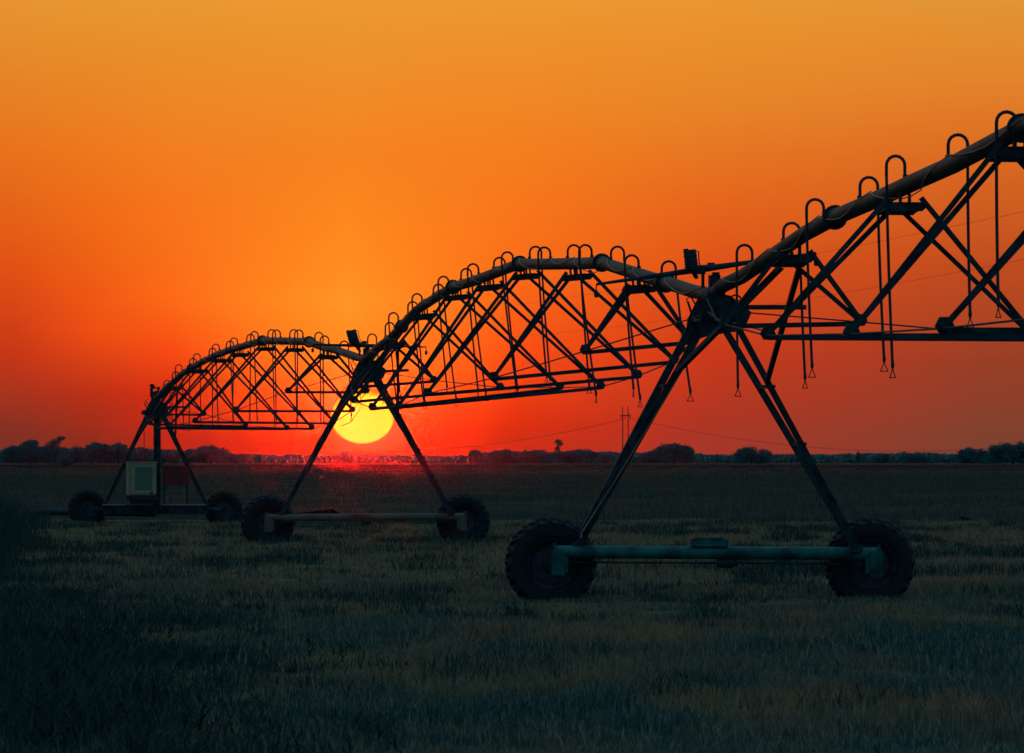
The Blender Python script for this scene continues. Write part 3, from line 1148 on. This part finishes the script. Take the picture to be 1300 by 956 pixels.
m.tube([q, q + UP * 0.38], 0.035, 8)
m.tube([q + UP * 0.2, q + UP * 0.25], 0.06, 8)
m.tube([q + UP * 0.38, q + UP * 0.42, q + UP * 0.47, q + UP * 0.50], [0.03, 0.075, 0.075, 0.02], 10)
m.build('vent_valve', M_STEEL, t3, smooth=True)
m = MB()
q = px(201, 502, 200.5)
m.tube([q, q + UP * 0.2], 0.03, 8)
m.tube([q + UP * 0.18, q + UP * 0.27], 0.055, 8)
m.build('pressure_gauge', M_STEEL, t3)
leg_cable(t3, [px(184, 520, 200.4), px(190, 536, 200.3), px(200, 541, 200.3), px(212, 536, 200.3), px(216, 524, 200.3)], 0.011)
leg_cable(t3, [px(183, 532, 200.4), px(183, 571, 200.4)], 0.012)

# ---- pipe spans
hub1 = Vector((T1.x, T1.y, H1))
hub2 = Vector((T2.x, T2.y, H2))
hub3 = Vector((T3.x, T3.y, H3))


def along(a, b, t):
    return a.lerp(b, t)


# nearest span: partly runs past the right of the picture
far_pts = []
for Y, z in ((54.5, 5.22), (47.0, 5.22), (40.0, 5.05), (33.0, 4.7), (26.0, 4.1)):
    far_pts.append(((line_pt(0, Y), Y, z), 0))
span0_path = [((hub1.x, hub1.y, hub1.z), 0), (917, 363), (943, 350.5), (985, 322), (1023, 296), (1060, 276), (1120, 250), (1165, 229), (1211, 208.5), (1271, 176.5), (1300, 161)] + far_pts


def extra(Y, w, z):
    c = line_pt(0, Y)
    return (((c - w) / Y * F + HX, HY - (z - EYE) * F / Y), ((c + w) / Y * F + HX, HY - (z - EYE) * F / Y))


br0 = [
    (1005, (920, 412), (1094, 409), None),
    (1143, (973, 426), (1313, 428), None),
    (1288, (1079, 424), (1497, 425), None),
]
e = extra(54.5, 1.93, 3.0)
br0.append((0, (1197, 417), e[1], 54.5))
for Y, w, z in ((47.0, 1.80, 3.0), (40.0, 1.4, 3.1), (33.0, 0.9, 3.3)):
    e = extra(Y, w, z)
    br0.append((0, e[0], e[1], Y))
necks0 = [(945, 311, -1), (1005, 283, 1), (1035, 253, -1), (1103, 225, 1), (1137, 198, -1), (1216, 171, 1), (1278, 142, -1)]
necks0 += [((57.3,), 0.27, 1), ((53.5,), 0.27, -1), ((50,), 0.27, 1), ((46,), 0.27, -1), ((42,), 0.27, 1), ((38,), 0.27, -1), ((34,), 0.27, 1), ((30,), 0.27, -1)]
flY = [solve_y(0, 1060), solve_y(0, 1297), 50.0, 38.0]
YB = solve_y(0, 1005)
kb = px(1005, 338, YB)
knees0 = [(kb + p0 * 0.1, tops1[1][0][0].lerp(tops1[1][0][1], 0.28)), (kb - p0 * 0.12, tops1[-1][0][0].lerp(tops1[-1][0][1], 0.24)),
          (px(917, 390, 80.2), px(1024, 390, 80.2))]
build_span(0, 'nearest pipe span rising out of the right side of the picture', span0_path, br0, necks0, lambda Y: 0.0, (hub1 - UP * 0.2, Vector((line_pt(0, 26), 26, 3.9))), flY, 3, knees0)

# middle span: the truss is twisted a little
span1_path = [((hub2.x, hub2.y, hub2.z), 0), (482, 439.5), (494.5, 431), (510, 414.5), (529, 394), (553, 378), (575, 364.5), (600, 357.5), (617.5, 351), (640.5, 342), (660, 335), (684, 335.5), (711.5, 335), (739, 334.5),
              (764, 333.5), (787.5, 341), (815, 349.5), (836, 356), (862, 364), (880.5, 370), ((hub1.x, hub1.y, hub1.z), 0)]
br1 = [
    (499, (446, 491), (552, 483), None),
    (537, (449, 509), (636, 492), None),
    (579, (472, 518), (712, 492), None),
    (620, (506, 516), (764, 491), None),
    (666, (542, 500), (811, 477), None),
    (730, (626, 480), (857, 458), None),
    (810, (742, 446), (878, 433), None),
]
necks1 = [(472.5, 424, 1), (495, 409.5, 1), (499.6, 397, -1), (524, 383, 1), (529.5, 373, -1), (556.6, 361, 1), (563, 351, -1), (592, 341, 1), (600.6, 335, -1), (634, 327, 1), (644, 320, -1),
          (680, 313, 1), (691, 314, -1), (728.6, 311, 1), (743, 311, -1), (784, 313, 1), (802, 324, -1), (849, 331.6, 1)]
YB = solve_y(0, 499)
kb = px(499, 443, YB)
knees1 = [(kb + p0 * 0.1, tops2[1][0][0].lerp(tops2[1][0][1], 0.30)), (kb - p0 * 0.12, tops2[-1][0][0].lerp(tops2[-1][0][1], 0.26)),
          (px(476, 472, 139), px(519, 470, 139))]
build_span(0, 'middle pipe span arching between the nearest and middle towers', span1_path, br1, necks1, lambda Y: 5.0, (hub1 - UP * 0.25, hub2 - UP * 0.25), [solve_y(0, v) for v in (510, 575, 660, 764, 845)], 5, knees1)

# far span
span2_path = [((hub3.x, hub3.y, hub3.z), 0), (201, 503.5), (207, 497), (216.5, 487.5), (223, 483), (232, 474), (254, 461), (276, 450), (291.8, 444.5), (300, 442), (315.7, 437.5), (333, 432.5), (362.7, 433), (378.4, 433.5),
              (392.5, 434), (408, 440), (425.5, 444), (446, 451), ((hub2.x, hub2.y, hub2.z), 0)]
br2 = [
    (416, (365, 497), (466, 497), None),
    (373, (299, 521), (448, 521), None),
    (337, (247, 535), (424, 536.5), None),
    (305, (214, 541.5), (396.5, 543.5), None),
    (281, (198, 543), (365, 544), None),
    (252, (190, 538), (312.5, 540.5), None),
    (221, (182, 525), (259.7, 526), None),
]
necks2 = [(200, 489, 1), (214, 478, -1)]
necks2 = []
for k in range(13):
    pass
for (x, y, s) in ((212, 483, 1), (223, 472, -1), (227, 463, 1), (245, 455, -1), (250, 449, 1), (270, 442, 1), (274, 437, -1), (292, 433, 1), (297, 429, -1), (318, 424.5, 1), (323, 421, -1), (345, 418.5, 1), (351, 419, -1),
                  (373, 418.5, 1), (379.5, 419, -1), (405, 422, 1), (412, 426.5, -1), (437, 433, 1)):
    necks2.append((x, y, s))
YB = solve_y(1, 221)
kb = px(221, 494, YB)
knees2 = [(kb + p3 * 0.1, tops3[1][0][0].lerp(tops3[1][0][1], 0.30)), (kb - p3 * 0.12, tops3[-1][0][0].lerp(tops3[-1][0][1], 0.26)),
          (px(199, 516.8, 197), px(238, 516.8, 197))]
build_span(1, 'farthest and smallest pipe span arching between the middle and pivot towers', span2_path, br2, necks2, lambda Y: 0.0, (hub2 - UP * 0.25, hub3 - UP * 0.25), [solve_y(1, v) for v in (243, 333, 392.5)], 9, knees2)


# ------------------------------------------------------------------ trees
def make_tree(name, cat, label, xc, ytop, wpx, D, lobes=None, trunk=True, group=None, seedv=0, base=None, leaf=0.5, dens=1.0):
    R_ = np.random.default_rng(seedv)
    X = (xc - HX) * D / F
    zb = base if base is not None else gz(X, D)
    ztop = EYE + (HY - ytop) * D / F
    h = ztop - zb
    w = wpx * D / F
    root = empty(name, (X, D, zb), label, cat, group)
    if lobes is None:
        k = max(6, int(7 + w / 1.6))
        lobes = []
        for i in range(k):
            u = R_.uniform(-1, 1)
            hh = h * (0.5 + 0.28 * math.sqrt(max(0, 1 - u * u)) * R_.uniform(0.5, 1.2))
            rr_ = R_.uniform(0.16, 0.26) * min(w, h * 1.3)
            lobes.append((u * (w * 0.5 - rr_ * 0.8), R_.uniform(-0.3, 0.3) * w, min(hh, h - rr_ * 0.55), rr_, rr_ * 0.8))
        lobes.append((R_.uniform(-0.15, 0.15) * w, 0, h * 0.42, w * 0.32, h * 0.34))
        lobes.append((R_.uniform(-0.15, 0.15) * w, 0, h - h * 0.22, w * 0.2, h * 0.22))
        for s in (-1, 1):
            lobes.append((s * w * 0.28, 0, h * 0.26, w * 0.2, h * 0.24))
    V, Fc = [], []
    for (lx, ly, lz, rx, rz) in lobes:
        n = int(dens * 1.7 * max(60, 16 * rx * rz / (leaf * leaf)))
        g = R_.normal(size=(n, 3))
        g /= np.linalg.norm(g, axis=1)[:, None]
        r = R_.uniform(0.1, 1.08, n) ** 0.55
        r = np.where(R_.random(n) < 0.10, R_.uniform(1.0, 1.32, n), r)
        c = np.stack([lx + g[:, 0] * rx * r, ly + g[:, 1] * rx * r, lz + g[:, 2] * rz * r], 1)
        c[:, 2] = np.clip(c[:, 2], 0.1, None)
        a = R_.normal(size=(n, 3))
        a /= np.linalg.norm(a, axis=1)[:, None]
        b = np.cross(a, R_.normal(size=(n, 3)))
        b /= np.linalg.norm(b, axis=1)[:, None]
        sz = leaf * R_.uniform(0.3, 0.75, n)[:, None]
        q = np.stack([c - a * sz, c - b * sz * .7, c + a * sz, c + b * sz * .7], 1)
        V.append(q.reshape(-1, 3))
    V = np.concatenate(V)
    Fc = np.arange(len(V)).reshape(-1, 4)
    cr = np_mesh('crown', V, Fc, M_LEAF)
    cr.parent = root
    m = MB()
    o = Vector((X, D, zb))
    tr = max(0.28, w * 0.02)
    m.tube([o, o + Vector((0.1, 0, h * 0.3)), o + Vector((0.05, 0, h * 0.62))], [tr * 1.3, tr, tr * 0.5], 8)
    for i in range(4):
        lb = lobes[i % len(lobes)]
        m.tube([o + Vector((0.08, 0, h * 0.28)), o + Vector((lb[0] * 0.6, lb[1] * 0.6, lb[2] * 0.8)), o + Vector((lb[0], lb[1], lb[2]))], [tr * 0.7, tr * 0.45, tr * 0.2], 6)
    m.build('trunk', M_BARK, root)
    return root


G_TL = 'trees along the horizon'
TR = [  # x, top row, width, distance, label
    (16, 566, 30, 2600, 'low dark tree at the very left edge of the horizon'),
    (36, 560, 34, 2500, 'broad tree second from the left on the horizon'),
    (56, 567, 34, 2550, 'rounded tree between the two tall left trees'),
    (96, 568, 30, 2600, 'low tree right of the wind-swept left tree'),
    (126, 562, 40, 2500, 'wide rounded tree left of the far tower leg'),
    (150, 564, 34, 2550, 'rounded tree touching the far tower left leg'),
    (176, 568, 36, 2600, 'low tree behind the louvred cabinet tower'),
    (214, 572, 34, 2600, 'low tree just right of the central mast'),
    (243, 569, 22, 2650, 'small tree crossed by the far tower right leg'),
    (268, 565.5, 46, 2500, 'big dome shaped tree right of the far tower'),
    (296, 576, 30, 2700, 'low tree right of the big dome shaped tree'),
    (438, 574, 26, 2600, 'small clump below and left of the sun'),
    (462, 577, 24, 2700, 'tiny tree straight below the sun'),
    (604, 572, 22, 2600, 'small tree right of the middle tower leg'),
    (640, 571, 50, 2300, 'wide dark bush in the middle of the horizon'),
    (680, 571, 50, 2600, 'wide tree left of the thin tall tree'),
    (736, 571, 56, 2550, 'wide tree right of the thin tall tree'),
    (768, 576, 30, 2600, 'low tree left of the twin pole pylon'),
    (826, 573, 26, 2600, 'small tree right of the near tower left leg'),
    (856, 563.5, 54, 2500, 'large dome shaped tree between the near tower legs'),
    (1090, 573, 10, 2700, 'tiny lone tree far right of the near tower'),
    (1122, 577, 30, 2800, 'low thicket beyond the near right wheel'),
    (1160, 576, 40, 2850, 'low row of scrub right of the tiny lone tree'),
    (1236, 569, 46, 2400, 'rounded tree second from the right edge'),
    (1286, 563, 84, 2300, 'large dark tree cut by the right edge'),
]
for i, (x, yt, w, D, lb) in enumerate(TR):
    make_tree('tree', 'tree', lb, x, yt, w, D, group=G_TL, seedv=50 + i, leaf=0.55)
# bushes that stand nearer in the weeds
make_tree('bush', 'bush', 'dark rounded bush alone between the near tower legs', 954, 568, 50, 2250, group='bushes in the field', seedv=101, leaf=0.5)
make_tree('bush', 'bush', 'small dark bush below the wind-swept left tree', 82, 578, 20, 1500, group='bushes in the field', seedv=102, leaf=0.35, base=-0.2)
# trees with a crown held above a bare stem
D = 2450
s_ = D / F


def lob(*a):
    return [(dx * s_, 0, (588 - y) * s_, rx * s_, rz * s_) for dx, y, rx, rz in a]


make_tree('tree', 'tree', 'flat topped umbrella tree on a bare stem at left', 40, 556, 20, D, lobes=lob((0, 559.5, 8.5, 3.2), (-4, 560.5, 5, 2.4), (5, 561, 5, 2.2), (0, 572, 9, 6), (-8, 576, 8, 6), (9, 575, 8, 6)), group=G_TL, seedv=201, leaf=0.5, dens=1.3)
make_tree('tree', 'tree', 'tallest wind-swept tree leaning right in the left group', 70, 552, 24, D, lobes=lob((-6, 564, 7, 5), (0, 559, 7, 4), (7, 555, 6, 2.8), (10, 554, 3, 1.6), (0, 570, 10, 7), (-10, 573, 8, 8), (12, 573, 7, 7)), group=G_TL, seedv=202, leaf=0.5, dens=1.3)
make_tree('tree', 'tree', 'thin tall tree with a small round crown mid horizon', 709, 555, 14, D, lobes=lob((0, 559.5, 5, 3.6), (3, 562, 3.4, 2.2), (-2, 567, 3, 3), (0, 574, 5, 5), (-6, 578, 7, 4)), group=G_TL, seedv=203, leaf=0.45, dens=1.3)
# one ragged far-off wood all along the horizon
n = 140000
D = 3300
M_FARLEAF = mat('hazed_far_foliage', (0.05, 0.15, 0.135), 0.95, 0, spec=0.0, color2=(0.06, 0.18, 0.155), scale=0.2)  # lighter teal than the nearer trees: distance haze put into the leaf colour
xx = rng.uniform(-900, 2200, n)
prof = np.interp(xx, [-900, -20, 5, 100, 200, 232, 300, 420, 470, 590, 640, 760, 890, 905, 1050, 1110, 1170, 1230, 1300, 2200],
                 [6, 6, 12, 14, 13, 10, 6, 4.5, 4.5, 5, 10, 9, 8, 6, 5.5, 7, 8, 6, 8, 7])
prof = prof + 1.3 * (vnoise(xx * 0.09, xx * 0) - 0.5) + 2.2 * (vnoise(xx * 0.3, xx * 0 + 5) - 0.5) + 1.2 * (vnoise(xx * 0.8, xx * 0 + 9) - 0.5)
zz = -0.4 + rng.random(n) ** 0.8 * (prof * D / F + EYE)
c = np.stack([(xx - HX) * D / F, D + rng.uniform(-40, 40, n), zz], 1)
a = rng.normal(size=(n, 3))
a /= np.linalg.norm(a, axis=1)[:, None]
b = np.cross(a, rng.normal(size=(n, 3)))
b /= np.linalg.norm(b, axis=1)[:, None]
sz = rng.uniform(0.5, 1.0, n)[:, None]
V = np.stack([c - a * sz, c - b * sz, c + a * sz, c + b * sz], 1).reshape(-1, 3)
fw = np_mesh('far_wood', V, np.arange(len(V)).reshape(-1, 4), M_FARLEAF)
kind(fw, 'stuff')
fw['label'] = 'thin far-off line of woodland all along the horizon'
fw['category'] = 'wood'


# ------------------------------------------------------------------ pylon and wires
D = 3000
X1, X2 = (790.5 - HX) * D / F, (797.5 - HX) * D / F
gzb = gz(0, D)
pyl = empty('pylon', ((X1 + X2) / 2, D, gzb), 'thin twin pole pylon far away on the horizon', 'pylon')
for X in (X1, X2):
    m = MB()
    m.tube([(X, D, gzb - 0.5), (X, D, EYE + (HY - 516) * D / F)], [0.30, 0.22], 8)
    m.build('pole', M_WOOD, pyl)
ca = EYE + (HY - 527.5) * D / F
m = MB()
m.box(((X1 + X2) / 2, D, ca), Vector((1, 0, 0)), Vector((0, 1, 0)), UP, 2.4, 0.2, 0.3)
m.build('crossarm', M_WOOD, pyl)
for k, X in enumerate((-2.2, 0, 2.2)):
    m = MB()
    q = Vector(((X1 + X2) / 2 + X, D, ca - 0.3))
    m.tube([q, q - UP * 1.2], 0.14, 6)
    m.build('insulator', M_WOOD, pyl)


def wire(a, b, sag, r, label):
    a, b = Vector(a), Vector(b)
    m = MB()
    path = []
    for k in range(41):
        t = k / 40
        path.append(a.lerp(b, t) - UP * (4 * sag * t * (1 - t)))
    m.tube(path, r, 5)
    o = m.build('power_line', M_WOOD, None, loc=tuple(a))
    o['label'] = label
    o['category'] = 'wire'
    o['group'] = 'power lines'
    return o


xm = (X1 + X2) / 2
wire((xm, D, ca - 1.4), px(330, 563, 3300), 9, 0.09, 'faint wire dropping left from the twin pole pylon')
wire((xm + 2.2, D, ca - 1.4), px(1290, 566, 3300), 8, 0.09, 'faint wire dropping right from the twin pole pylon')


def para(h, x0, Y):
    return Vector((x0 - 0.1017 * Y, Y, EYE + h))


wire(para(20, 92, 330), para(22, 92, 900), 1.0, 0.014, 'upper thin wire crossing behind the near truss at right')
wire(para(20 * 0.86, 92, 330), para(17.5, 92, 900), 1.6, 0.014, 'lower thin wire crossing behind the near truss at right')

# ------------------------------------------------------------------ haze: one closed box round everything
m = MB()
m.box((0, 2830, 26.5), Vector((1, 0, 0)), Vector((0, 1, 0)), UP, 3200, 2930, 30)
hz = m.build('haze', None or bpy.data.materials.new('haze'), None)
kind(hz, 'stuff')
hm = hz.data.materials[0]
hm.use_nodes = True
t = hm.node_tree
t.nodes.clear()
pv = t.nodes.new('ShaderNodeVolumePrincipled')
pv.inputs['Color'].default_value = (0.9, 0.86, 0.84, 1)
pv.inputs['Density'].default_value = HAZE_DENSITY
pv.inputs['Anisotropy'].default_value = HAZE_G
out = t.nodes.new('ShaderNodeOutputMaterial')
t.links.new(pv.outputs[0], out.inputs['Volume'])

# two withered yellow weeds in the near grass
M_YEL = mat('withered_leaf', (0.45, 0.16, 0.03), 0.8)
for i, (x, y, D, lb) in enumerate(((294, 742, 92, 'small withered yellow weed in the grass, left one of two'), (329, 733, 94, 'small withered yellow weed in the grass, right one of two'))):
    R_ = random.Random(70 + i)
    X = (x - HX) * D / F
    b0 = Vector((X, D, gz(X, D)))
    h = EYE + (HY - y) * D / F - b0.z
    m = MB()
    m.tube([b0, b0 + Vector((0.02, 0, 0.12)), b0 + Vector((0.0, 0, 0.24))], [0.006, 0.005, 0.003], 5)
    for k in range(9):
        a_ = R_.uniform(0, 6.28)
        q = b0 + Vector((0.01, 0, R_.uniform(0.08, 0.25)))
        e = q + Vector((math.cos(a_) * 0.06, math.sin(a_) * 0.06, R_.uniform(-0.02, 0.05)))
        sd = Vector((-math.sin(a_), math.cos(a_), 0.3)) * 0.02
        m.add([q, (q + e) / 2 + sd, e, (q + e) / 2 - sd], [(0, 1, 2, 3)])
    o = m.build('withered_weed', M_YEL, None, loc=tuple(b0))
    o['label'] = lb
    o['category'] = 'weed'
    o['group'] = 'withered weeds'
